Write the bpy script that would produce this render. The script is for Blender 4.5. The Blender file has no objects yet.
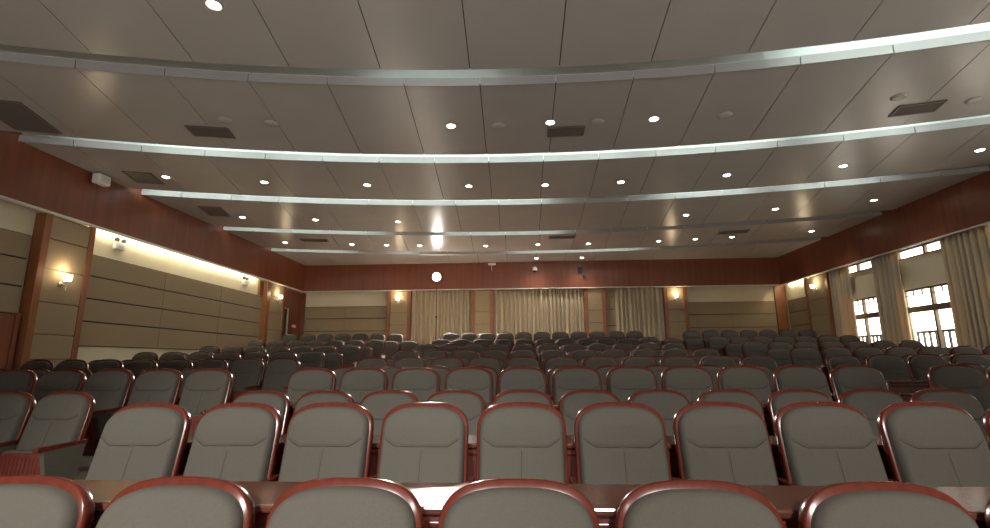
import bpy, math, random
from mathutils import Vector, Matrix
random.seed(7)
PI = math.pi
SC = bpy.context.scene
COL = SC.collection
Z0 = 1.37                       # eye height above the front row's floor

# ------------------------------------------------------------------ materials
def mat(name, color, rough=0.5, spec=0.5, metallic=0.0, coat=0.0):
    m = bpy.data.materials.new(name); m.use_nodes = True
    b = m.node_tree.nodes['Principled BSDF']
    b.inputs['Base Color'].default_value = (*color, 1)
    b.inputs['Roughness'].default_value = rough
    b.inputs['Specular IOR Level'].default_value = spec
    b.inputs['Metallic'].default_value = metallic
    b.inputs['Coat Weight'].default_value = coat
    b.inputs['Coat Roughness'].default_value = 0.15
    return m

def vary(m, c1, c2, scale=(1, 1, 1), nscale=5.0, detail=4, bump=0.0, bscale=None, lo=0.3, hi=0.7, bdist=0.01):
    nt = m.node_tree; n = nt.nodes; l = nt.links
    b = n['Principled BSDF']
    tc = n.new('ShaderNodeTexCoord'); mp = n.new('ShaderNodeMapping')
    mp.inputs['Scale'].default_value = scale
    l.new(tc.outputs['Object'], mp.inputs['Vector'])
    t = n.new('ShaderNodeTexNoise'); t.inputs['Scale'].default_value = nscale; t.inputs['Detail'].default_value = detail
    l.new(mp.outputs['Vector'], t.inputs['Vector'])
    r = n.new('ShaderNodeValToRGB')
    r.color_ramp.elements[0].position = lo; r.color_ramp.elements[0].color = (*c1, 1)
    r.color_ramp.elements[1].position = hi; r.color_ramp.elements[1].color = (*c2, 1)
    l.new(t.outputs['Fac'], r.inputs['Fac']); l.new(r.outputs['Color'], b.inputs['Base Color'])
    if bump:
        t2 = n.new('ShaderNodeTexNoise'); t2.inputs['Scale'].default_value = bscale or nscale; t2.inputs['Detail'].default_value = 3
        l.new(mp.outputs['Vector'], t2.inputs['Vector'])
        bp = n.new('ShaderNodeBump'); bp.inputs['Strength'].default_value = bump; bp.inputs['Distance'].default_value = bdist
        l.new(t2.outputs['Fac'], bp.inputs['Height']); l.new(bp.outputs['Normal'], b.inputs['Normal'])
    return m

def emit(name, color, strength):
    m = bpy.data.materials.new(name); m.use_nodes = True
    nt = m.node_tree; nt.nodes.clear()
    e = nt.nodes.new('ShaderNodeEmission'); o = nt.nodes.new('ShaderNodeOutputMaterial')
    e.inputs['Color'].default_value = (*color, 1); e.inputs['Strength'].default_value = strength
    nt.links.new(e.outputs[0], o.inputs[0]); return m

M = {}
M['fabric'] = vary(mat('seat_fabric', (.115, .108, .09), .85, .2), (.050, .0465, .0385), (.058, .054, .045), nscale=180, detail=2, bump=.2, bscale=420, bdist=.002)
M['wood'] = vary(mat('seat_wood', (.17, .04, .02), .2, .2, coat=.0), (.052, .0100, .0062), (.077, .0155, .0092), scale=(1, 1, .25), nscale=30)
M['desk'] = vary(mat('desk_wood', (.06, .02, .013), .17, .36), (.045, .016, .011), (.075, .026, .016), scale=(.15, 1, 1), nscale=30)
M['darkwood'] = vary(mat('dark_red_wood', (.07, .014, .01), .4, .4), (.055, .011, .008), (.085, .017, .012), scale=(1, 1, .2), nscale=25)
M['band'] = vary(mat('cherry_veneer', (.16, .045, .022), .34, .5), (.145, .040, .019), (.20, .058, .028), scale=(1, 1, .06), nscale=9, detail=6)
M['pilwood'] = vary(mat('pilaster_wood', (.2, .08, .03), .38, .45), (.18, .066, .026), (.24, .092, .038), scale=(1, 1, .08), nscale=14)
M['panel'] = vary(mat('fabric_wall_panel', (.30, .23, .15), .9, .15), (.255, .195, .125), (.29, .222, .143), nscale=90, bump=.15, bscale=400, bdist=.002)
M['thread'] = mat('seam_thread', (.02, .018, .015), .9, .1)
M['groove'] = mat('panel_groove', (.06, .045, .03), .9, .1)
M['cream'] = vary(mat('cream_plaster', (.62, .55, .4), .7, .3), (.60, .53, .39), (.64, .57, .42), nscale=2)
M['ceil'] = vary(mat('ceiling_panel', (.42, .385, .35), .27, .4), (.425, .408, .394), (.455, .437, .422), nscale=1.2)
M['seam'] = mat('ceiling_backing', (.03, .028, .026), .9, .1)
M['fascia'] = mat('strip_fascia', (.33, .325, .325), .35, .4)
M['cove'] = mat('cove_white', (.72, .74, .73), .6, .3)
M['floor'] = vary(mat('floor_vinyl', (.30, .27, .22), .45, .4), (.46, .42, .34), (.54, .49, .40), nscale=6)
M['curtain'] = vary(mat('curtain_cloth', (.47, .39, .27), .85, .2), (.52, .44, .31), (.63, .54, .40), scale=(6, 6, .1), nscale=6)
_n = M['curtain'].node_tree; _p = _n.nodes['Principled BSDF']; _tr = _n.nodes.new('ShaderNodeBsdfTranslucent'); _tr.inputs['Color'].default_value = (.62, .42, .20, 1)
_mx = _n.nodes.new('ShaderNodeMixShader'); _mx.inputs[0].default_value = .30
_n.links.new(_p.outputs[0], _mx.inputs[1]); _n.links.new(_tr.outputs[0], _mx.inputs[2]); _n.links.new(_mx.outputs[0], _n.nodes['Material Output'].inputs[0])
M['metal'] = mat('dark_metal', (.03, .03, .032), .4, .5, .6)
M['chrome'] = mat('brushed_steel', (.6, .58, .55), .3, .5, 1.0)
M['white'] = mat('white_plastic', (.75, .74, .70), .4, .5)
M['black'] = mat('black_plastic', (.02, .02, .022), .4, .5)
M['ventm'] = mat('vent_metal', (.12, .10, .085), .45, .5)
M['ventd'] = mat('vent_dark', (.025, .023, .02), .8, .2)
M['frame'] = mat('window_frame', (.13, .09, .055), .5, .4)
M['ledge'] = mat('white_ledge', (.62, .60, .55), .5, .4)
M['lens'] = emit('downlight_lens', (1.0, .90, .70), 30)
M['tube'] = emit('cove_tube', (.86, 1.0, .93), 27)
M['tubew'] = emit('cove_led', (1.0, .93, .66), 70)
M['shade'] = emit('sconce_glass', (1.0, .80, .50), 9)
M['flood'] = emit('flood_lens', (1.0, .92, .80), 90)
M['pale'] = mat('pale_render', (.75, .68, .52), .8, .2)
g = bpy.data.materials.new('window_glass'); g.use_nodes = True
nt = g.node_tree; nt.nodes.clear()
_o = nt.nodes.new('ShaderNodeOutputMaterial'); _m = nt.nodes.new('ShaderNodeMixShader'); _t = nt.nodes.new('ShaderNodeBsdfTransparent'); _g = nt.nodes.new('ShaderNodeBsdfGlossy')
_g.inputs['Roughness'].default_value = .03; _m.inputs[0].default_value = .06
nt.links.new(_t.outputs[0], _m.inputs[1]); nt.links.new(_g.outputs[0], _m.inputs[2]); nt.links.new(_m.outputs[0], _o.inputs[0])
M['glass'] = g

# ------------------------------------------------------------------ mesh helpers
class MB:
    def __init__(self): self.v = []; self.f = []
    def add(self, vs, fs):
        o = len(self.v); self.v += [tuple(p) for p in vs]; self.f += [tuple(i + o for i in q) for q in fs]; return self
    def box(self, x0, x1, y0, y1, z0, z1):
        vs = [(x0, y0, z0), (x1, y0, z0), (x1, y1, z0), (x0, y1, z0), (x0, y0, z1), (x1, y0, z1), (x1, y1, z1), (x0, y1, z1)]
        return self.add(vs, [(0, 3, 2, 1), (4, 5, 6, 7), (0, 1, 5, 4), (1, 2, 6, 5), (2, 3, 7, 6), (3, 0, 4, 7)])
    def loops(self, loops, cap0=True, cap1=True):
        n = len(loops[0]); vs = [p for L in loops for p in L]; fs = []
        for a in range(len(loops) - 1):
            for i in range(n):
                j = (i + 1) % n
                fs.append((a * n + i, a * n + j, (a + 1) * n + j, (a + 1) * n + i))
        if cap0: fs.append(tuple(range(n - 1, -1, -1)))
        if cap1: fs.append(tuple((len(loops) - 1) * n + i for i in range(n)))
        return self.add(vs, fs)
    def prism(self, poly, z0, z1):
        return self.loops([[(x, y, z0) for x, y in poly], [(x, y, z1) for x, y in poly]])
    def lathe(self, prof, seg=20, c=(0, 0, 0), axis='z', cap=True):
        L = []
        for r, h in prof:
            ring = []
            for i in range(seg):
                a = 2 * PI * i / seg; u, w = r * math.cos(a), r * math.sin(a)
                p = {'z': (u, w, h), 'y': (u, h, w), 'x': (h, u, w)}[axis]
                ring.append((p[0] + c[0], p[1] + c[1], p[2] + c[2]))
            L.append(ring)
        return self.loops(L, cap, cap)
    def tube(self, pts, r, seg=8, closed=False):
        L = []
        P = [Vector(p) for p in pts]
        for i, p in enumerate(P):
            d = (P[min(i + 1, len(P) - 1)] - P[max(i - 1, 0)]).normalized()
            a = Vector((0, 0, 1)) if abs(d.z) < .95 else Vector((1, 0, 0))
            u = d.cross(a).normalized(); w = d.cross(u)
            L.append([tuple(p + (u * math.cos(2 * PI * k / seg) + w * math.sin(2 * PI * k / seg)) * r) for k in range(seg)])
        return self.loops(L)
    def mesh(self, name, smooth=False, bevel=None):
        me = bpy.data.meshes.new(name); me.from_pydata(self.v, [], self.f); me.update()
        import bmesh
        bm = bmesh.new(); bm.from_mesh(me); bmesh.ops.recalc_face_normals(bm, faces=bm.faces); 
        if bevel:
            es = [e for e in bm.edges if len(e.link_faces) == 2 and e.calc_face_angle(0) > .6]
            bmesh.ops.bevel(bm, geom=es, offset=bevel, segments=2, affect='EDGES', profile=.5)
        bm.to_mesh(me); bm.free()
        if smooth:
            me.polygons.foreach_set('use_smooth', [True] * len(me.polygons))
            me.set_sharp_from_angle(angle=math.radians(40))
        return me

def obj(name, me, material, parent=None, loc=(0, 0, 0)):
    if isinstance(me, MB): me = me.mesh(name)
    if not me.materials: me.materials.append(M[material] if isinstance(material, str) else material)
    o = bpy.data.objects.new(name, me); COL.objects.link(o); o.location = loc
    if parent: o.parent = parent
    return o
def tag(o, label, cat, group=None):
    o['label'] = label; o['category'] = cat
    if group: o['group'] = group
    return o
def thing(name, label, cat, loc=(0, 0, 0), rotz=0, group=None):
    o = bpy.data.objects.new(name, None); COL.objects.link(o)
    o.location = loc; o.rotation_euler = (0, 0, rotz); o.empty_display_size = .1
    return tag(o, label, cat, group)
def struct(name, me, material, parent=None):
    o = obj(name, me, material, parent)
    if not parent: o['kind'] = 'structure'
    return o
def dup(root, loc, rotz=None, label=None, skip=()):
    r = root.copy(); COL.objects.link(r); r.location = loc
    if rotz is not None: r.rotation_euler = (0, 0, rotz)
    if label: r['label'] = label
    for ch in root.children:
        c = ch.copy(); COL.objects.link(c); c.parent = r
        for gch in ch.children:
            d = gch.copy(); COL.objects.link(d); d.parent = c
    return r

ORD = ['zeroth', 'first', 'second', 'third', 'fourth', 'fifth', 'sixth', 'seventh', 'eighth', 'ninth', 'tenth', 'eleventh', 'twelfth', 'thirteenth', 'fourteenth']

# ------------------------------------------------------------------ camera (solved from the seat grid and the wall lines)
FW = Vector((-0.05654297, 0.97984048, 0.19161298)); RT = Vector((0.99825193, 0.05879075, -0.00606133)); UP = Vector((0.01720421, -0.1909353, 0.98145185))
FPX = 498.287
cam = bpy.data.cameras.new('camera'); cam.sensor_width = 36; cam.lens = FPX / 990 * 36; cam.clip_start = .05
co = bpy.data.objects.new('camera', cam); COL.objects.link(co)
mw = Matrix((RT, UP, -FW)).transposed().to_4x4(); mw.translation = (0, 0, Z0); co.matrix_world = mw
SC.camera = co
def in_frame(P, mx=6, my=6):
    d = Vector(P) - Vector((0, 0, Z0)); k = d.dot(FW)
    if k < .1: return False
    x = 495 + FPX * d.dot(RT) / k; y = 264 - FPX * d.dot(UP) / k
    return -mx < x < 990 + mx and -my < y < 528 + my

# ------------------------------------------------------------------ dimensions
XL, XR, YB = -8.18, 9.06, 18.0            # faces of the cherry band
WL, WR, WB, WF = -8.45, 9.33, 18.30, -8.0  # wall faces
ZC, ZBAND = 4.95, 3.98                     # ceiling, band underside
ROWY = {1: 1.70, 2: 3.00, 3: 4.30, 4: 5.34, 5: 6.40, 6: 7.48, 7: 8.50, 8: 9.55, 9: 10.55, 10: 11.53, 11: 12.55, 12: 13.6, 13: 14.5, 14: 15.4}
ROWZ = {1: 0.0, 2: .145, 3: .135, 4: .32, 5: .32, 6: .445, 7: .445, 8: .60, 9: .60, 10: .776, 11: .776, 12: .99, 13: .99, 14: 1.25}
ROWZ[3] = ROWZ[2] = .14

# ------------------------------------------------------------------ floor: broad tiers
edges = [(-8.2, 2.02, 0.0), (2.02, 4.64, .14), (4.64, 6.74, .32), (6.74, 8.84, .445), (8.84, 10.88, .60), (10.88, 12.9, .776), (12.9, 14.84, .99), (14.84, 18.5, 1.25)]
fl = MB()
for y0, y1, z in edges: fl.box(WL - .1, WR + .1, y0, y1, -.3, z)
struct('floor', fl.mesh('floor'), 'floor')

# ------------------------------------------------------------------ the auditorium seat
A, H, TOP, N = .255, .17, .70, 2.8        # half width, corner height, length of back, corner exponent
REC = math.radians(14)
def back_pt(x, f, v):                     # x across, f forward of the panel, v up along the panel
    dv = v - (TOP - .08)
    return (x, -f * math.cos(REC) + dv * math.sin(REC), .92 + dv * math.cos(REC) + f * math.sin(REC))
def outline(ins, f, n=22, bot=0.0):
    a = A - ins; top = TOP - ins; h = H - ins * .6; pts = []
    for i in range(-n, n + 1):
        t = math.sin(i / n * PI / 2); s = max(0.0, 1 - abs(t) ** N) ** (1 / N)
        pts.append(back_pt(a * t, f, top - h + h * s))
    b = bot + ins
    r = .03
    pts += [back_pt(a, f, b + r), back_pt(a - .009, f, b + .009), back_pt(a - r, f, b), back_pt(-a + r, f, b), back_pt(-a + .009, f, b + .009), back_pt(-a, f, b + r)]
    return pts
sh = MB()
sh.loops([outline(.012, -.052), outline(.003, -.046), outline(0, -.036), outline(0, -.012), outline(.002, -.004), outline(.007, 0.0), outline(.045, 0.0)])
me_shell = sh.mesh('backrest_shell', True)
def stitch_z(x): return .445 + .048 * max(0.0, (abs(x) - .145) / .075) ** 1.15
PAD_F = {}
def make_pad():
    a = A - .016; top = TOP - .027; h = H - .018; v0 = top - h; bot = .055
    nx, nv = 64, 92; vs = []; fs = []
    def cz(x): # height of the curved stitch line
        return stitch_z(x)
    for i in range(nx + 1):
        t = math.sin((i / nx * 2 - 1) * PI / 2); t = .55 * t + .45 * (i / nx * 2 - 1); x = a * t
        vt = v0 + h * max(0.0, 1 - abs(t) ** N) ** (1 / N)
        for j in range(nv + 1):
            v = bot + (vt - bot) * j / nv
            d = a - abs(x)
            if v > v0:
                X, V = abs(x) / a, (v - v0) / h
                F = (X ** N + V ** N) ** (1 / N)
                if F > 1e-6:
                    gx = (X / F) ** (N - 1) / a; gv = (V / F) ** (N - 1) / h
                    d = min(d + .2, max(0.0, (1 - F) / math.hypot(gx, gv)))
            d = min(d, v - bot)
            r = .030
            k = 1.0 if d >= r else math.sqrt(max(0.0, 1 - (1 - d / r) ** 2))
            low = max(0.0, 1 - v / TOP)
            thick = .030 + .042 * low ** .8
            f = k * thick + .012 * min(1, d / .12)
            s = (v - cz(x)) / .007
            if abs(x) < .215: f -= .007 * math.exp(-s * s) * k
            if v < cz(0): f -= .007 * math.exp(-(x / .006) ** 2) * k
            else: f += .006 * min(1, (v - cz(x)) / .05) * min(1, d / .06) if v > cz(x) else 0
            vs.append(back_pt(x, f + .0005, v)); PAD_F[(i, j)] = (x, f, v)
    W = nv + 1
    for i in range(nx):
        for j in range(nv): fs.append((i * W + j, (i + 1) * W + j, (i + 1) * W + j + 1, i * W + j + 1))
    m = MB().add(vs, fs).mesh('backrest_cushion')
    m.polygons.foreach_set('use_smooth', [True] * len(m.polygons))
    return m
me_pad = make_pad()
def pad_f(x, v):
    return min(PAD_F.values(), key=lambda q: (q[0] - x) ** 2 + (q[2] - v) ** 2)[1]
sm = MB()
sm.tube([back_pt(x, pad_f(x, stitch_z(x)) + .0008, stitch_z(x)) for x in [-.215 + .43 * i / 30 for i in range(31)]], .0021, 5)
sm.tube([back_pt(0, pad_f(0, v) + .0008, v) for v in [.08 + .355 * i / 16 for i in range(17)]], .0017, 5)
me_stitch = sm.mesh('stitching', True)
# folded (tipped-up) seat in front of the lower back
def seat_pt(x, f, v):
    r = math.radians(9); return (x, -.205 - f * math.cos(r) + v * math.sin(r) * .6, .125 + v * math.cos(r) + f * math.sin(r))
def rrect(a, v0, v1, f, r=.04):
    pts = []
    for cx, cv, s in ((a - r, v1 - r, 0), (-a + r, v1 - r, 1), (-a + r, v0 + r, 2), (a - r, v0 + r, 3)):
        for k in range(5):
            an = (s + k / 4) * PI / 2; pts.append(seat_pt(cx + r * math.cos(an), f, cv + r * math.sin(an)))
    return pts
st = MB(); st.loops([rrect(.235, .015, .395, .0), rrect(.245, .005, .405, .015), rrect(.247, .0, .41, .05), rrect(.245, .005, .405, .08), rrect(.235, .015, .395, .09)])
me_seat = st.mesh('seat', True)
sb = MB(); sb.loops([rrect(.236, .012, .385, .091), rrect(.236, .012, .385, .104), rrect(.228, .02, .377, .108)])
for k in range(-6, 7):                    # acoustic slats of the underside board
    x = k * .034
    sb.add([seat_pt(x - .009, .106, .04), seat_pt(x + .009, .106, .04), seat_pt(x + .009, .106, .35), seat_pt(x - .009, .106, .35),
            seat_pt(x - .006, .113, .045), seat_pt(x + .006, .113, .045), seat_pt(x + .006, .113, .345), seat_pt(x - .006, .113, .345)],
           [(4, 5, 6, 7), (0, 1, 5, 4), (1, 2, 6, 5), (2, 3, 7, 6), (3, 0, 4, 7)])
me_board = sb.mesh('seat_board', True)
def arm_meshes():
    c = MB(); w = .019
    prof = [(-.035, .570), (-.48, .555), (-.495, .567), (-.49, .590), (-.46, .595), (-.035, .600)]
    c.loops([[(-w, y, z) for y, z in prof], [(w, y, z) for y, z in prof]])
    p = MB(); prof2 = [(-.05, .568), (-.44, .556), (-.375, .28), (-.13, .24)]
    p.loops([[(-.017, y, z) for y, z in prof2], [(.017, y, z) for y, z in prof2]])
    l = MB(); prof3 = [(-.16, .26), (-.30, .26), (-.285, .03), (-.40, .012), (-.40, 0), (-.02, 0), (-.02, .012), (-.175, .03)]
    l.loops([[(-.02, y, z) for y, z in prof3], [(.02, y, z) for y, z in prof3]])
    return c.mesh('armrest', False, .005), p.mesh('side_panel', False, .004), l.mesh('leg', False, .003)
me_cap, me_side, me_leg = arm_meshes()

SG = 'rows of auditorium seats'
def make_seat(near=False):
    t = thing('auditorium_seat', '', 'seat', (0, 0, -5), 0, SG)
    obj('backrest_shell', me_shell, 'wood', t); bc = obj('backrest_cushion', me_pad, 'fabric', t)
    if near: st_ = obj('stitching', me_stitch, 'thread', bc); st_['label'] = 'dark curved stitch line'
    s = obj('seat', me_seat, 'fabric', t); b = obj('seat_board', me_board, 'darkwood', s); b['label'] = 'dark red slatted board under the folded seat'
    return t
def add_arm(t, x):
    a = obj('armrest', me_cap, 'wood', t, (x, 0, 0))
    obj('side_panel', me_side, 'fabric', t, (x, 0, 0))
    obj('leg', me_leg, 'metal', t, (x, 0, 0))
PROTO = {}
for near in (True, False):
    a = make_seat(near); add_arm(a, .28); PROTO[(near, False)] = a
    a = make_seat(near); add_arm(a, .28); obj('leg', me_leg, 'metal', a, (-.28, 0, 0)); PROTO[(near, True)] = a
used = set()
def place_seat(x, y, z, first, label, near):
    key = (near, first); src = PROTO[key]
    if key not in used:
        used.add(key); src.location = (x, y, z); src['label'] = label; return src
    return dup(src, (x, y, z), None, label)

PITCH = .56
CX0 = -2.549
blocks = []
for r in range(1, 15): blocks.append(('centre', r, CX0, 11))
LEFT_EDGE = {3: -3.76, 4: -3.14, 5: -4.00, 6: -3.37, 7: -3.82, 8: -3.82, 9: -3.83, 10: -3.80, 11: -3.80, 12: -3.79, 13: -3.06, 14: -3.71}
for r in range(3, 15):
    n = int((LEFT_EDGE[r] + 8.02) / PITCH); blocks.append(('left', r, LEFT_EDGE[r] - n * PITCH, n))
RIGHT_EDGE = {4: 4.00, 5: 5.00, 6: 4.80, 7: 4.84, 8: 4.81, 9: 4.84, 10: 4.79, 11: 4.81, 12: 4.80, 13: 3.92, 14: 4.72}
for r in range(4, 15):
    n = int((9.0 - RIGHT_EDGE[r]) / PITCH); blocks.append(('right', r, RIGHT_EDGE[r], n))
nseat = 0
ROWNAME = {1: 'front row', 14: 'back row'}
for blk, r, x0, n in blocks:
    y, z = ROWY[r], ROWZ[r]
    cols = []
    for k in range(n):
        xc = x0 + PITCH * (k + .5)
        if in_frame((xc - .27, y, z + .95)) or in_frame((xc + .27, y, z + .95)) or in_frame((xc, y, z + .98)): cols.append(xc)
    m = len(cols)
    for i, xc in enumerate(cols):
        rn = ROWNAME.get(r, ORD[r] + ' row')
        if i == 0: pos = 'leftmost in view'
        elif i == m - 1: pos = 'rightmost in view'
        elif i < m / 2: pos = ORD[i + 1] + ' from left'
        else: pos = ORD[m - i] + ' from right'
        if i == m - 1 and i == 0: pos = 'only one in view'
        dx, dy = random.uniform(-.002, .002), random.uniform(-.006, .006)
        place_seat(xc + dx, y + dy, z, i == 0, 'wood-rimmed grey-green padded seat in %s of %s block, %s' % (rn, blk, pos), r <= 4); nseat += 1
print('SEATS', nseat)

# ------------------------------------------------------------------ long desks behind the rows
def desk(blk, r, x0, x1):
    y = ROWY[r]; zn = ROWZ[r + 1] if r < 14 else ROWZ[r]
    zf = ROWZ[r]
    rn = ROWNAME.get(r, ORD[r] + ' row')
    y0 = y + .075; ztop = zn + (.76 if r <= 2 else .69 if r <= 4 else .665); DD = .315
    t = thing('row_desk', 'long dark red wooden desk fixed behind the %s of %s block' % (rn, blk), 'desk', (0, 0, 0), 0, 'long desks between the seat rows')
    tp = MB().add([(xx, yy, zz - (.0055 if yy == y0 else 0)) for zz in (ztop - .028, ztop) for xx, yy in ((x0, y0), (x1, y0), (x1, y0 + DD), (x0, y0 + DD))], [(0, 3, 2, 1), (4, 5, 6, 7), (0, 1, 5, 4), (1, 2, 6, 5), (2, 3, 7, 6), (3, 0, 4, 7)]); obj('desk_top', tp.mesh('desk_top', False, .008), 'desk', t)
    ap = MB().box(x0 + .03, x1 - .03, y0 + .03, y0 + .05, zn + .25, ztop - .0335); obj('front_panel', ap.mesh('front_panel'), 'darkwood', t)
    rl = MB().box(x0 + .03, x1 - .03, y0 + .018, y0 + .0299, ztop - .075, ztop - .058); obj('moulding', rl.mesh('moulding', False, .003), 'wood', t)
    sf = MB().box(x0 + .03, x1 - .03, y0 + .0501, y0 + .27, ztop - .19, ztop - .172); obj('book_shelf', sf.mesh('book_shelf'), 'darkwood', t)
    n = max(1, round((x1 - x0) / 1.68))
    for i in range(n + 1):
        x = x0 + .0 + (x1 - x0 - .03) * i / n
        e = MB().box(x, x + .0299, y0 + .02, y0 + .17, zn, ztop - .0335)
        obj('support', e.mesh('support', False, .003), 'darkwood', t)
for blk, r, x0, n in blocks:
    if r == 14: continue
    xa, xb = x0 - .02, x0 + n * PITCH + .02
    if blk == 'right' and r == 5: xa = 4.40
    if blk == 'left': xa = max(xa, WL + .1); xb -= .44
    desk(blk, r, xa, xb)

# ------------------------------------------------------------------ ceiling: arc sections and light strips
CC = (0.3, -16.5)
RS = [3.4, 6.0, 8.6, 11.12, 13.95, 16.5]
RS = [y + 16.5 for y in RS]
GAP = .36
def clip(poly, ax, lim, keep_less):
    out = []
    for i in range(len(poly)):
        p, q = poly[i], poly[(i + 1) % len(poly)]
        pi = p[ax] <= lim if keep_less else p[ax] >= lim; qi = q[ax] <= lim if keep_less else q[ax] >= lim
        if pi: out.append(p)
        if pi != qi:
            t = (lim - p[ax]) / (q[ax] - p[ax]); out.append(tuple(p[k] + t * (q[k] - p[k]) for k in (0, 1)))
    return out
def wedge(r0, r1, a0, a1, n=6):
    pol = lambda r, a: (CC[0] + r * math.sin(a), CC[1] + r * math.cos(a))
    return [pol(r0, a0 + (a1 - a0) * i / n) for i in range(n + 1)] + [pol(r1, a1 + (a0 - a1) * i / n) for i in range(n + 1)]
def clipall(p, x0=XL + .001, x1=XR - .001, y0=WF, y1=YB - .001):
    for ax, lim, k in ((0, x0, False), (0, x1, True), (1, y0, False), (1, y1, True)):
        if len(p) < 3: return []
        p = clip(p, ax, lim, k)
    return p if len(p) >= 3 else []
ceil = MB(); back = MB(); fas = MB(); cove = MB()
SEAMX = [.47, .47, .40, .45, .5, .45]    # one seam near the middle of every section
JG = .011
for s in range(6):
    rf = RS[s]; rb = RS[s + 1] - GAP if s < 5 else 36.6
    step = 1.0 / rf; aref = math.atan2(SEAMX[s] - CC[0], RS[s])
    for k in range(-14, 15):
        a0 = aref + k * step; a1 = a0 + step; g2 = JG / 2 / rf
        p = clipall(wedge(rf, rb, a0 + g2, a1 - g2))
        if p: ceil.prism(p, ZC, ZC + .02)
        p = clipall(wedge(rf - .012, rf + .02, a0 + g2 * 1.3, a1 - g2 * 1.3))
        if p: fas.prism(p, ZC - .012, ZC + .105)
    for k in range(-12, 13):
        a0 = k * .05
        p = clipall(wedge(rf + .021, rb, a0, a0 + .05))
        if p: back.prism(p, ZC + .0201, ZC + .035)
        p = clipall(wedge(rf + .021, rf + .05, a0, a0 + .05))
        if p: cove.prism(p, ZC + .0352, ZC + .34)
        p = clipall(wedge(rf - GAP - .30, rf + .06, a0, a0 + .05))
        if p: cove.prism(p, ZC + .34, ZC + .36)
        p = clipall(wedge(rf - GAP - .33, rf - GAP - .30, a0, a0 + .05))
        if p and s > 0: cove.prism(p, ZC + .0352, ZC + .34)
# plain part over the stage side, behind the camera
r0 = RS[0] - GAP
arc = [(CC[0] + r0 * math.sin(a), CC[1] + r0 * math.cos(a)) for a in [(-.5 + i / 30) for i in range(31)]]
poly = clipall([(-12, WF), (12, WF)] + [p for p in reversed(arc)])
ceil.prism(poly, ZC, ZC + .02); back.prism(poly, ZC + .0201, ZC + .035)
cme = ceil.mesh('ceiling'); struct('ceiling', cme, 'ceil')
struct('ceiling_backing', back.mesh('ceiling_backing'), 'seam')
struct('trim_1', fas.mesh('trim_1', False), 'fascia')
struct('trim_2', cove.mesh('trim_2'), 'cove')
sl = MB().box(WL - .15, WR + .15, WF - .15, WB + .15, 5.35, 5.5); struct('ceiling_slab', sl.mesh('ceiling_slab'), 'seam')
# cove tubes: (strip number, x from, x to)
RUNS = [(1, -1.9, -.3, .25), (1, 3.3, 9.0, 1.0), (2, -7.3, -6.4, .4), (2, -6.3, -4.6, 1), (2, -4.4, 2.0, 1), (2, 2.2, 4.3, 1), (2, 4.9, 6.5, 1), (2, 6.9, 8.9, .6), (3, -8.1, -2.0, 1), (3, -1.9, .6, 1), (3, 3.0, 5.0, 1), (3, 5.6, 7.3, .9),
        (4, -8.1, -3.9, .7), (4, -2.2, 1.1, .7), (5, -8.1, -5.6, .6), (5, -4.4, -3.5, .5), (5, -.4, 3.8, .6)]
tubemats = {}
for i, (s, xa, xb, k) in enumerate(RUNS):
    r = RS[s] - GAP - .07; a0 = math.asin((xa - CC[0]) / r); a1 = math.asin((xb - CC[0]) / r)
    n = max(2, int((xb - xa) / .4))
    pts = [(CC[0] + r * math.sin(a0 + (a1 - a0) * j / n), CC[1] + r * math.cos(a0 + (a1 - a0) * j / n), ZC + .075) for j in range(n + 1)]
    if k not in tubemats: tubemats[k] = M['tube'] if k == 1 else emit('cove_tube_dim', (.86, 1.0, .93), 27 * k)
    t = obj('cove_tube', MB().tube(pts, .018, 6).mesh('cove_tube'), tubemats[k])
    sn = ['', 'nearest', 'second', 'third', 'fourth', 'farthest'][s]
    same = [q for q in RUNS if q[0] == s]; j = same.index(RUNS[i])
    tag(t, 'cool white tube lamp in %s ceiling light strip, %s run from left' % (sn, ORD[j + 1]), 'tube lamp', 'tube lamps in the ceiling strips')

# ------------------------------------------------------------------ walls
struct('wall_left', MB().box(WL - .15, WL, WF, 16.90, 0, 5.35).box(WL - .15, WL, 17.46, WB, 0, 5.35).box(WL - .15, WL, 16.90, 17.46, 3.27, 5.35).mesh('wall_left'), 'cream')
struct('wall_back', MB().box(WL - .15, WR + .15, WB, WB + .15, 0, 5.35).mesh('wall_back'), 'cream')
struct('wall_front', MB().box(WL - .15, WR + .15, WF - .15, WF, -.3, 5.35).mesh('wall_front'), 'darkwood')
# right wall with its windows: (y0, y1)
WIN = [(13.72, 15.05), (11.15, 12.86), (8.9, 10.4), (6.6, 8.1), (4.3, 5.8), (2.0, 3.5), (-.3, 1.2)]
ZW0, ZW1, ZT0, ZT1 = 1.50, 3.02, 3.76, 4.02
rw = MB()
ys = [WF] + [v for w in sorted(WIN) for v in w] + [WB]
for i in range(0, len(ys), 2): rw.box(WR, WR + .2, ys[i], ys[i + 1], 0, 5.35)
for y0, y1 in WIN:
    rw.box(WR, WR + .2, y0, y1, 0, ZW0).box(WR, WR + .2, y0, y1, ZW1, ZT0).box(WR, WR + .2, y0, y1, ZT1, 5.35)
struct('wall_right', rw.mesh('wall_right'), 'cream')
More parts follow.
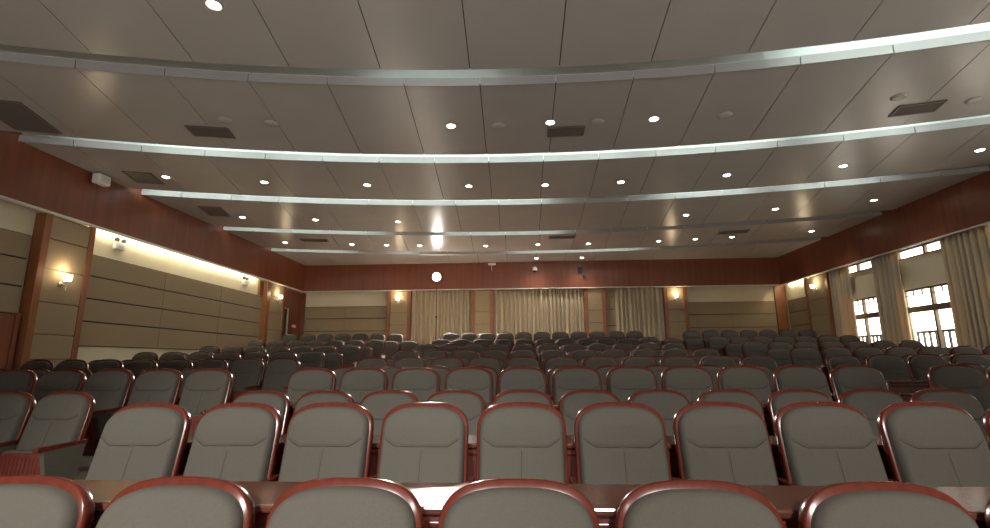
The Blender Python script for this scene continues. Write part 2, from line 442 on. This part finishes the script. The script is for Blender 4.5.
# cherry band (boards standing off the walls), ledges under it
bl = MB().box(XL - .06, XL, WF, YB, ZBAND, 5.34); struct('trim_3', bl.mesh('trim_3'), 'band')
bb = MB().box(XL - .06, XR + .06, YB + .0005, YB + .06, ZBAND, 5.34); struct('trim_4', bb.mesh('trim_4'), 'band')
br = MB().box(XR, XR + .06, WF, YB, ZBAND, 5.34); struct('trim_5', br.mesh('trim_5'), 'band')
struct('trim_6', MB().box(XL - .09, XL + .012, WF, YB - .013, ZBAND - .03, ZBAND - .0005).mesh('trim_6', False, .004), 'ledge')
struct('trim_7', MB().box(XL - .09, XR + .09, YB - .012, YB + .09, ZBAND - .03, ZBAND - .0005).mesh('trim_7', False, .004), 'ledge')
struct('trim_8', MB().box(XR - .012, XR + .07, WF, YB - .013, ZBAND - .03, ZBAND - .0005).mesh('trim_8', False, .004), 'ledge')

# fabric wall panels (axis: 'L' left wall, 'B' back wall, 'R' right wall); each field is one object, grooves between its pads
TRIM = [8]
def pads(axis, a0, a1, zs, splits=(), d=.045):
    m = MB(); cuts = [a0] + list(splits) + [a1]; g2 = .012
    for i in range(len(cuts) - 1):
        for j in range(len(zs) - 1):
            u0, u1, z0, z1 = cuts[i] + (.002 if splits else 0), cuts[i + 1] - (.002 if splits else 0), zs[j] + g2, zs[j + 1] - g2
            if axis == 'L': m.box(WL + .012, WL + d, u0, u1, z0, z1)
            elif axis == 'R': m.box(WR - d, WR - .012, u0, u1, z0, z1)
            else: m.box(u0, u1, WB - d, WB - .012, z0, z1)
    TRIM[0] += 1
    struct('trim_%d' % TRIM[0], m.mesh('wall_pads', False, .008), 'panel')
    b = MB(); z0, z1 = zs[0], zs[-1]
    if axis == 'L': b.box(WL + .0005, WL + .0115, a0, a1, z0, z1)
    elif axis == 'R': b.box(WR - .0115, WR - .0005, a0, a1, z0, z1)
    else: b.box(a0, a1, WB - .0115, WB - .0005, z0, z1)
    TRIM[0] += 1
    struct('trim_%d' % TRIM[0], b.mesh('pad_backing'), 'groove')
ZL = [1.70, 2.17, 2.61, 3.05, 3.48]
pads('L', 8.90, 15.49, ZL, (11.1, 13.3))
pads('L', 4.6, 7.83, [1.2, 1.72, 2.19, 2.65, 3.12, 3.54], (6.2,))
ZBK = [1.60, 2.04, 2.50, 2.97, 3.42]
pads('B', -8.20, -5.06, ZBK, (-6.66,))
pads('B', 5.85, 8.93, ZBK, (7.4,))
pads('R', 16.66, 18.1, ZBK)
# the plain wall strip behind the back curtains is cream; brown pads show beside the right one
pads('B', 2.97, 3.5, [1.4, 2.0, 2.6, 3.2, 3.97])

def pilaster(axis, a0, a1, w0, w1, zs, dep):
    """wood cheeks at both edges (w0, w1 wide) with upholstered blocks between"""
    wd = MB(); pd = MB()
    def bx(m, u0, u1, d0, d1, z0, z1):
        if axis == 'L': m.box(WL + d0, WL + d1, u0, u1, z0, z1)
        elif axis == 'R': m.box(WR - d1, WR - d0, u0, u1, z0, z1)
        else: m.box(u0, u1, WB - d1, WB - d0, z0, z1)
    zt = ZBAND - .031
    bx(wd, a0, a0 + w0, 0.001, dep, 1.0, zt); bx(wd, a1 - w1, a1, 0.001, dep, 1.0, zt); bx(wd, a0 + w0, a1 - w1, 0.001, dep - .05, 1.0, zt)
    for j in range(len(zs) - 1): bx(pd, a0 + w0 + .003, a1 - w1 - .003, dep - .049, dep - .012, zs[j] + .008, zs[j + 1] - .008)
    TRIM[0] += 1; struct('trim_%d' % TRIM[0], wd.mesh('pilaster_wood', False, .004), 'pilwood')
    TRIM[0] += 1; struct('trim_%d' % TRIM[0], pd.mesh('pilaster_pads', False, .006), 'panel')
PZ = [1.0, 1.45, 1.87, 2.42, 3.0, 3.53, 3.94]
pilaster('L', 7.86, 8.89, .13, .12, PZ, .20)
pilaster('L', 15.50, 16.72, .20, .14, PZ, .20)
for a0, a1, w in ((-5.05, -4.16, .13), (-1.93, -1.11, .14), (2.17, 2.96, .14), (5.02, 5.84, .12)): pilaster('B', a0, a1, w, w, [1.2, 1.7, 2.2, 2.7, 3.15, 3.94], .22)
pilaster('R', 15.40, 16.64, .13, .15, [1.2, 1.7, 2.2, 2.7, 3.2, 3.94], .20)
# wooden corner at the back left with the dark doorway, corner post at the back right, wooden wainscot far left
struct('trim_40', MB().box(WL + .001, WL + .05, 17.46, 18.28, 1.0, 3.94).box(WL + .001, WL + .06, 16.80, 16.899, 1.0, 3.94).box(WL + .001, WL + .05, 16.90, 17.459, 3.28, 3.94).mesh('trim_40', False, .004), 'band')
struct('trim_45', MB().box(WL + .001, WL + .06, 15.25, 15.499, 3.49, 3.94).mesh('trim_45', False, .004), 'pilwood')
struct('trim_41', MB().box(WL + .051, -8.22, WB - .06, WB - .001, 1.0, 3.94).mesh('trim_41', False, .004), 'band')
struct('trim_42', MB().box(8.95, WR - .001, WB - .08, WB - .001, 1.0, 3.94).mesh('trim_42', False, .004), 'pilwood')
struct('trim_43', MB().box(WL + .046, WL + .10, 6.4, 7.72, .35, 2.17).box(WL + .046, WL + .12, 7.722, 7.80, .35, 2.2).mesh('trim_43', False, .004), 'band')
struct('door_1', MB().box(WL - .12, WL - .06, 16.905, 17.455, 1.26, 3.265).mesh('door_1', False, .004), 'black')

# ------------------------------------------------------------------ windows with frames, panes, rails outside
for i, (y0, y1) in enumerate(WIN):
    fr = MB(); X0, X1 = WR + .05, WR + .13; t = .042; ym = (y0 + y1) / 2 - .02
    for z0, z1 in ((ZW0, ZW1), (ZT0, ZT1)):
        fr.box(X0, X1, y0, y0 + t, z0, z1).box(X0, X1, y1 - t, y1, z0, z1).box(X0, X1, y0 + t, y1 - t, z0, z0 + t).box(X0, X1, y0 + t, y1 - t, z1 - t, z1)
        fr.box(X0, X1, ym - .028, ym + .028, z0 + t, z1 - t)
    fr.box(X0 - .015, X1, y0 + t, y1 - t, 2.46, 2.60)
    for ya, yb in ((y0 + t, ym - .028), (ym + .028, y1 - t)):
        fr.box(X0 + .02, X1 - .02, ya, yb, 2.86, 2.875)
        for q in (1, 2): yy = ya + (yb - ya) * q / 3; fr.box(X0 + .02, X1 - .02, yy - .008, yy + .008, 2.875, ZW1 - t)
    w = struct('window_%d' % (i + 1), fr.mesh('window_frame', False, .004), 'frame')
    pn = MB().box(X0 + .036, X0 + .042, y0 + t, y1 - t, ZW0 + t, ZW1 - t).box(X0 + .036, X0 + .042, y0 + t, y1 - t, ZT0 + t, ZT1 - t)
    obj('pane', pn.mesh('pane'), 'glass', w)
    if i > 2: continue
    rl = thing('window_railing', ['dark bar railing outside the far window by the right pilaster', 'dark bar railing outside the wide window between tied curtains', 'dark bar railing outside the right wall window nearest the camera'][i], 'railing', (WR + .32, (y0 + y1) / 2, ZW0), 0, 'railings outside the windows')
    hw = (y1 - y0) / 2 + .1
    obj('top_rail', MB().box(-.025, .025, -hw, hw, .47, .53).mesh('top_rail', False, .005), 'metal', rl)
    obj('bottom_rail', MB().box(-.02, .02, -hw, hw, 0, .04).mesh('bottom_rail', False, .005), 'frame', rl)
    n = 11
    bar = MB().box(-.02, .02, -.02, .02, .04, .47).mesh('bar')
    for k in range(n): obj('bar', bar, 'metal', rl, (0, -hw + .03 + (2 * hw - .06) * k / (n - 1), 0))
struct('trim_44', MB().box(WR + .2, WR + .6, 8.5, 16, 1.36, 1.499).mesh('trim_44'), 'pale')

# ------------------------------------------------------------------ curtains
def curtain(label, axis, a0, a1, c, z0, z1, period=.15, amp=.065, group=None, flare=0.0, rot=0):
    n = max(24, int((a1 - a0) / period * 12)); nz = 8; m = MB(); vs = []; fs = []
    ph = random.random() * 6; ws = [random.uniform(.75, 1.25) for _ in range(200)]
    t = 0; tt = []
    for i in range(n + 1):
        tt.append(t); t += 2 * PI / 12 * ws[int(i / 12) % 200]
    for j in range(nz + 1):
        q = j / nz
        for i in range(n + 1):
            u = i / n
            s = a0 + (a1 - a0) * u + flare * (1 - q) * (u - .5) * (a1 - a0)
            w = math.sin(tt[i] + ph + .15 * math.sin(q * 3 + u * 9)); d = amp * w * (.75 + .25 * (1 - q)) + .015 * math.sin(tt[i] * 2.3 + 1)
            z = z0 + (z1 - z0) * q
            vs.append((s, c + d, z) if axis == 'x' else (c + d, s, z))
    W = n + 1
    for j in range(nz):
        for i in range(n): fs.append((j * W + i, j * W + i + 1, (j + 1) * W + i + 1, (j + 1) * W + i))
    me = m.add(vs, fs).mesh('curtain'); me.polygons.foreach_set('use_smooth', [True] * len(me.polygons))
    o = obj('curtain', me, 'curtain'); md = o.modifiers.new('thickness', 'SOLIDIFY'); md.thickness = .006
    return tag(o, label, 'curtain', group)
BG = 'long beige curtains along the back wall'
curtain('beige curtain panel just left of the tall lit floodlight stand', 'x', -4.05, -3.28, WB - .11, 1.26, 4.1, group=BG)
curtain('beige curtain panel just right of the tall lit floodlight stand', 'x', -3.16, -1.97, WB - .11, 1.26, 4.1, group=BG)
curtain('left half of the wide beige curtain at middle of the back wall', 'x', -1.06, .50, WB - .11, 1.26, 4.1, group=BG)
curtain('right half of the wide beige curtain at middle of the back wall', 'x', .53, 2.13, WB - .11, 1.26, 4.1, group=BG)
curtain('beige curtain on back wall left of the right-hand back sconce', 'x', 3.30, 4.92, WB - .11, 1.26, 4.1, group=BG)
RG = 'long beige curtains along the window wall'
curtain('beige curtain between the right wall pilaster and the far window', 'y', 14.45, 15.37, WR - .11, 1.0, 4.1, group=RG, period=.17)
curtain('beige curtain hanging between the two windows with railings', 'y', 12.54, 13.46, WR - .11, .8, 4.1, group=RG, period=.17)
curtain('beige curtain nearest the camera on the right, beside the wide window', 'y', 10.05, 11.32, WR - .11, .6, 4.1, group=RG, period=.17)

# ------------------------------------------------------------------ downlights
def lamp_spot(name, energy, color, size, blend, radius, parent, loc, aim=None):
    L = bpy.data.lights.new(name, 'SPOT'); L.energy = energy; L.color = color; L.spot_size = size; L.spot_blend = blend; L.shadow_soft_size = radius
    o = bpy.data.objects.new(name, L); COL.objects.link(o); o.parent = parent; o.location = loc
    if aim is not None:
        o.rotation_euler = Vector(aim).to_track_quat('-Z', 'Y').to_euler()
    return o
E_DOWN = 45
ARCS = [([(-3.1, 4.3)], 'in front of the nearest light strip'),
        ([(-1.08, 7.11), (.45, 7.1), (2.01, 7.1)], 'between nearest and second light strips'),
        ([(-6.95, 8.85), (-5.19, 9.27), (-3.18, 9.59), (-1.1, 9.81), (.48, 9.87), (2.02, 9.81), (4.04, 9.57), (6.06, 9.25), (8.02, 8.67)], 'between second and third light strips'),
        ([(-6.99, 11.62), (-5.28, 12.0), (-3.23, 12.34), (4.11, 12.32), (6.12, 11.97), (8.06, 11.44)], 'between third and fourth light strips'),
        ([(-7.2, 14.31), (-5.28, 14.73), (-4.24, 14.92), (-3.23, 15.08), (-1.17, 15.29), (.47, 15.25), (2.04, 15.26), (4.15, 15.09), (5.19, 14.92), (6.2, 14.76), (8.2, 14.23)], 'between fourth and farthest light strips'),
        ([(.47, 17.37), (2.07, 17.4)], 'beyond the farthest light strip')]
ring = MB().lathe([(.062, -.001), (.078, -.012), (.09, -.008), (.092, -.0002)], 24, cap=False).lathe([(.062, -.001), (.058, -.0003)], 24, cap=False).mesh('trim_ring', True)
lens = MB().lathe([(.060, -.0004), (.056, -.0075), (.03, -.011), (.002, -.012)], 24).mesh('lens', True)
for pts, where in ARCS:
    m = len(pts)
    for i, (x, y) in enumerate(pts):
        pos = 'single one' if m == 1 else (['leftmost', 'rightmost'][i > 0] if m == 2 else ('leftmost' if i == 0 else 'rightmost' if i == m - 1 else (ORD[i + 1] + ' from left')))
        t = thing('downlight', 'lit round recessed downlight %s, %s' % (where, pos), 'ceiling light', (x, y, ZC), 0, 'recessed downlights in the ceiling')
        obj('trim_ring', ring, 'fascia', t); obj('lens', lens, 'lens', t)
        lamp_spot('bulb', E_DOWN * (2.4 if y > 15.2 and -1.5 < x < 2.5 else 1), (1.0, .90, .76), math.radians(125), .8, .06, t, (0, 0, -.03))
# the same fittings over the front seats, out of the picture above the camera
for x, y in ((-1.1, 4.45), (.46, 4.45), (2.0, 4.45), (4.1, 4.2), (-5.2, 3.9), (6.1, 3.9)):
    pass

# ceiling speakers and vents
spk = MB().lathe([(.001, -.022), (.07, -.021), (.095, -.014), (.105, -.0005)], 24).mesh('speaker_grille', True)
for x, y, lb in ((-.35, 7.16, 'round white ceiling speaker right of the downlight above the lit floodlight'), (1.16, 7.13, 'round ceiling speaker right of the middle vent between nearest strips'),
                 (-4.43, 6.68, 'round ceiling speaker just above the left ceiling vent'), (-3.8, 6.83, 'round ceiling speaker right of the left ceiling vent'), (3.04, 7.05, 'round ceiling speaker midway between the middle and right vents'),
                 (5.26, 6.68, 'round ceiling speaker upper left of the right ceiling vent'), (6.39, 6.85, 'round ceiling speaker at the right edge beside the right vent')):
    tag(obj('ceiling_speaker', spk, 'ventm' if x > 5 else 'ceil', None, (x, y, ZC)), lb, 'speaker', 'round ceiling speakers')
def vent(x, y, w, d, lb, rot=0):
    t = thing('ceiling_vent', lb, 'vent', (x, y, ZC), rot, 'air vents in the ceiling')
    f = MB(); b = .035
    f.box(-w / 2, w / 2, -d / 2, -d / 2 + b, -.02, -.0005).box(-w / 2, w / 2, d / 2 - b, d / 2, -.02, -.0005).box(-w / 2, -w / 2 + b, -d / 2 + b, d / 2 - b, -.02, -.0005).box(w / 2 - b, w / 2, -d / 2 + b, d / 2 - b, -.02, -.0005)
    obj('frame', f.mesh('frame', False, .003), 'ventm', t)
    obj('backing', MB().box(-w / 2 + b, w / 2 - b, -d / 2 + b, d / 2 - b, -.004, -.0005).mesh('backing'), 'ventd', t)
    s = MB(); n = max(3, int(d / .05))
    for k in range(n):
        yy = -d / 2 + b + .012 + (d - 2 * b - .024) * k / (n - 1)
        s.add([(-w / 2 + b, yy - .012, -.005), (w / 2 - b, yy - .012, -.005), (w / 2 - b, yy + .008, -.019), (-w / 2 + b, yy + .008, -.019), (-w / 2 + b, yy - .010, -.004), (w / 2 - b, yy - .010, -.004), (w / 2 - b, yy + .010, -.018), (-w / 2 + b, yy + .010, -.018)], [(0, 1, 2, 3), (7, 6, 5, 4), (0, 4, 5, 1), (3, 2, 6, 7)])
    obj('louvre', s.mesh('louvre'), 'ventm', t)
vent(-4.88, 7.03, .62, .36, 'rectangular grille vent left of middle between the nearest two strips', .21)
vent(.71, 7.41, .58, .34, 'rectangular grille vent just below the middle downlight near the front', -.02)
vent(5.76, 7.04, .58, .34, 'rectangular grille vent at upper right near the edge', -.23)
vent(-7.38, 6.35, .62, 1.0, 'large dim vent at the far left edge above the cherry band', .3)
vent(-7.40, 8.85, .50, .62, 'dark vent beside the leftmost downlight of the second arc', .28)
vent(-7.38, 11.1, .50, .75, 'dark vent near left cherry band between third and fourth strips', .26)
vent(1.15, 14.35, .8, .3, 'narrow dark vent near the middle just beyond the fourth strip', 0)
vent(6.0, 14.15, .8, .3, 'narrow dark vent on the right just beyond the fourth strip', -.2)
vent(-6.2, 14.1, .8, .3, 'narrow dark vent on the left just beyond the fourth strip', .2)

# ------------------------------------------------------------------ wall sconces
bp_ = MB().lathe([(.045, 0), (.045, .012), (.03, .02)], 18, axis='y').mesh('backplate', True)
am = MB().tube([(0, .018, 0), (0, .06, -.02), (0, .10, -.03), (0, .115, 0), (0, .115, .03)], .011).mesh('arm', True)
cup = MB().lathe([(.012, .02), (.035, .03), (.04, .045)], 18, (0, .115, 0)).mesh('cup', True)
shd = MB().lathe([(.036, .046), (.058, .06), (.066, .11), (.064, .165), (.060, .165), (.060, .11), (.05, .06), (.03, .05)], 20, (0, .115, 0)).mesh('shade', True)
drop = MB().lathe([(.004, -.12), (.012, -.09), (.012, -.05), (.006, -.03)], 10, (0, .10, 0)).mesh('finial', True)
for loc, rz, lb in (((WL + .2, 8.33, 2.77), -PI / 2, 'lit glass wall sconce on the near left pilaster'), ((WL + .2, 16.15, 3.42), -PI / 2, 'lit glass wall sconce on the far left pilaster near the back corner'),
                    ((-4.62, WB - .22, 3.55), PI, 'lit glass sconce on back wall pilaster left of the floodlight'), ((5.42, WB - .22, 3.52), PI, 'lit glass sconce on back wall pilaster at the right'),
                    ((WR - .2, 15.98, 3.5), PI / 2, 'lit glass sconce on the right wall pilaster by the windows')):
    t = thing('wall_sconce', lb, 'wall lamp', loc, rz, 'wall sconces on the pilasters')
    obj('backplate', bp_, 'chrome', t); obj('arm', am, 'chrome', t); obj('cup', cup, 'chrome', t); obj('finial', drop, 'chrome', t)
    s = obj('shade', shd, 'shade', t); s['label'] = 'glowing frosted glass shade'
    L = bpy.data.lights.new('bulb', 'POINT'); L.energy = 9; L.color = (1, .78, .48); L.shadow_soft_size = .05
    o = bpy.data.objects.new('bulb', L); COL.objects.link(o); o.parent = t; o.location = (0, .115, .23)
# LED line hidden behind the left band, washing the cream strip
tag(obj('cove_strip_light', MB().box(WL + .07, WL + .10, 8.95, 15.15, ZBAND + .05, ZBAND + .065).mesh('cove_strip_light'), 'tubew'), 'warm strip light hidden behind left cherry band above the cream wall', 'strip light')
tag(obj('cove_strip_light', MB().box(WR - .10, WR - .07, 16.7, 17.9, ZBAND + .05, ZBAND + .065).mesh('cove_strip_light'), 'tubew'), 'warm strip light behind right cherry band near the back corner', 'strip light')

# ------------------------------------------------------------------ emergency lights, cameras, sign
def emergency(y, z, lb):
    t = thing('emergency_light', lb, 'emergency light', (WL, y, z), 0, 'emergency lights on the left wall')
    obj('housing', MB().box(-.003, .07, -.13, .13, -.1, .06).mesh('housing', False, .012), 'white', t)
    obj('display_panel', MB().box(.0705, .074, -.06, .06, -.075, -.01).mesh('display_panel'), 'ledge', t)
    for s in (-1, 1):
        h = obj('lamp_head', MB().lathe([(.02, 0), (.045, .03), (.048, .06), (.03, .061)], 16, (.0, s * .085, .105), 'x').mesh('lamp_head', True), 'black', t)
        obj('bracket', MB().box(.02, .04, s * .085 - .01, s * .085 + .01, .061, .08).mesh('bracket'), 'white', h)
emergency(9.67, 3.80, 'white twin-headed emergency light on cream strip nearer the camera')
emergency(14.46, 3.78, 'white twin-headed emergency light on cream strip near far pilaster')
t = thing('wall_speaker', 'small white box speaker on the left cherry band near the ceiling', 'speaker', (XL, 8.6, 4.86), 0)
obj('cabinet', MB().box(.07, .22, -.14, .14, -.13, .06).mesh('cabinet', False, .02), 'white', t)
obj('bracket', MB().box(.0005, .07, -.03, .03, -.06, .0).mesh('bracket'), 'black', t)
obj('grille', MB().box(.2205, .228, -.10, .10, -.10, .03).mesh('grille', False, .003), 'ledge', t)
t = thing('bullet_camera', 'white bracket-mounted camera on back band right of floodlight glare', 'camera', (-1.15, YB, 4.72), 0)
obj('wall_plate', MB().box(-.05, .05, -.02, .003, -.13, -.02).mesh('wall_plate', False, .004), 'ventm', t)
obj('arm', MB().tube([(0, -.015, -.06), (0, -.10, -.04), (0, -.12, .12)], .014).mesh('arm', True), 'white', t)
obj('camera_body', MB().lathe([(.01, -.14), (.045, -.13), (.05, 0), (.045, .14), (.01, .15)], 16, (0, -.12, .15), 'x').mesh('camera_body', True), 'white', t)
t = thing('dome_camera', 'white dome camera on the back band under the middle downlight', 'camera', (.42, YB, 4.62), 0)
obj('bracket', MB().tube([(0, -.001, .08), (0, -.06, .13), (0, -.11, .12), (0, -.11, .09)], .018).mesh('bracket', True), 'white', t)
obj('housing', MB().lathe([(.03, .10), (.075, .09), (.085, .03), (.085, -.02), (.05, -.02)], 20, (0, -.11, 0)).mesh('housing', True), 'white', t)
obj('dome', MB().lathe([(.075, -.021), (.068, -.06), (.045, -.085), (.004, -.095)], 20, (0, -.11, 0)).mesh('dome', True), 'black', t)
t = thing('ptz_camera', 'black swivel camera on the back band, rightmost of three', 'camera', (2.1, YB, 4.58), 0)
obj('bracket', MB().box(-.12, .02, -.14, -.0005, -.02, .0).box(-.12, .02, -.02, -.0005, -.12, -.02).mesh('bracket', False, .003), 'black', t)
obj('base', MB().lathe([(.06, .0005), (.06, .03), (.04, .04)], 18, (-.04, -.09, 0)).mesh('base', True), 'black', t)
obj('head', MB().box(-.13, .06, -.15, -.03, .045, .13).mesh('head', False, .02), 'black', t)
obj('lens_barrel', MB().lathe([(.03, -.20), (.035, -.15)], 16, (-.04, 0, .085), 'y').mesh('lens_barrel', True), 'metal', t)
t = thing('monitor_speaker', 'small black speaker hanging just under the rightmost band camera', 'speaker', (2.2, YB, 4.40), 0)
obj('cabinet', MB().box(-.06, .06, -.12, -.03, -.06, .06).mesh('cabinet', False, .012), 'black', t); obj('bracket', MB().box(-.02, .02, -.03, .003, -.03, .03).mesh('bracket'), 'black', t)
tag(obj('wall_sign', MB().box(WL + .0505, WL + .062, 17.66, 17.96, 2.62, 2.72).mesh('wall_sign', False, .003), 'white'), 'small white sign on the red wood by the back left doorway', 'sign')

# ------------------------------------------------------------------ floodlight on its stand at the back
FX, FY, FZ = -2.98, 16.8, 1.30
t = thing('floodlight', 'bright floodlight on a tall thin stand before back curtains', 'floodlight', (FX, FY, 1.25), 0)
obj('pole', MB().tube([(0, 0, .1), (0, 0, 1.6)], .017).tube([(0, 0, 1.6), (0, 0, 2.78)], .012).mesh('pole', True), 'metal', t)
for k in range(3):
    a = k * 2 * PI / 3 + .5
    obj('leg', MB().tube([(0.02 * math.cos(a), .02 * math.sin(a), .75), (.42 * math.cos(a), .42 * math.sin(a), .012)], .011).mesh('leg', True), 'metal', t)
obj('collar', MB().lathe([(.02, .70), (.03, .71), (.03, .78), (.02, .79)], 14).lathe([(.018, 1.57), (.028, 1.58), (.028, 1.64), (.018, 1.65)], 14).mesh('collar', True), 'metal', t)
obj('yoke', MB().tube([(-.17, 0, 2.98), (-.17, 0, 2.80), (-.12, 0, 2.75), (.12, 0, 2.75), (.17, 0, 2.80), (.17, 0, 2.98)], .010).mesh('yoke', True), 'metal', t)
hd = obj('lamp_housing', MB().lathe([(.05, .20), (.09, .19), (.12, .05), (.16, -.04), (.165, -.05), (.15, -.05)], 28, (0, 0, 2.98), 'y').mesh('lamp_housing', True), 'black', t)
obj('lens', MB().lathe([(.149, -.045), (.12, -.058), (.06, -.066), (.004, -.068)], 28, (0, 0, 2.98), 'y').mesh('lens', True), 'flood', hd)
lamp_spot('bulb', 9000, (1.0, .93, .84), math.radians(86), .25, .10, t, (0, -.10, 2.98), (.16, -.76, -.74))

# ------------------------------------------------------------------ unseen fill lamps added to brighten the ceiling, then stage spotlights, behind the camera
for x, lb in ((-3.0, 'left'), (.4, 'middle'), (3.8, 'right')):
    t = thing('fill_light', 'added unseen fill lamp behind the camera aimed at the ceiling, %s one' % lb, 'fill light', (x, -6.6, .85), 0, 'added fill lamps behind the camera')
    obj('housing', MB().box(-.75, .75, -.25, -.02, -.45, .45).mesh('housing', False, .02), 'black', t)
    obj('stand', MB().tube([(0, -.13, -.45), (0, -.13, -.85)], .02).mesh('stand', True), 'metal', t)
    L = bpy.data.lights.new('fill_lamp', 'AREA'); L.shape = 'RECTANGLE'; L.size = 1.4; L.size_y = .8; L.energy = 720; L.color = (1.0, .95, .90)
    o = bpy.data.objects.new('fill_lamp', L); COL.objects.link(o); o.parent = t; o.location = (0, 0.0, 0)
    o.rotation_euler = Vector((0, .35, 1.9)).to_track_quat('-Z', 'Y').to_euler()

for i, (x, ax) in enumerate(((-1.3, -.45), (1.3, .20))):
    t = thing('stage_spotlight', 'black stage spotlight behind the camera, %s of two' % ['left', 'right'][i], 'spotlight', (x, -5.0, 4.6), 0, 'stage spotlights behind the camera')
    obj('housing', MB().lathe([(.06, -.32), (.10, -.28), (.11, -.03), (.13, -.02)], 20, (0, 0, 0), 'y', cap=True).mesh('housing', True), 'black', t)
    obj('hanger', MB().tube([(0, -.16, .11), (0, -.16, .35)], .015).mesh('hanger', True), 'metal', t)
    lamp_spot('bulb', (6300, 3900)[i], (1.0, .95, .88), math.radians(36), 1.0, .10, t, (0, .02, 0), (ax - .2, 7.6, -3.95))
# ------------------------------------------------------------------ daylight outside
w = bpy.data.worlds.new('daylight'); SC.world = w; w.use_nodes = True
bgn = w.node_tree.nodes['Background']; bgn.inputs['Color'].default_value = (1.0, .93, .78, 1); bgn.inputs['Strength'].default_value = 7

vs_ = SC.view_settings; vs_.view_transform = 'Standard'; vs_.look = 'None'; vs_.gamma = 1; vs_.use_curve_mapping = False; vs_.exposure = 0.0
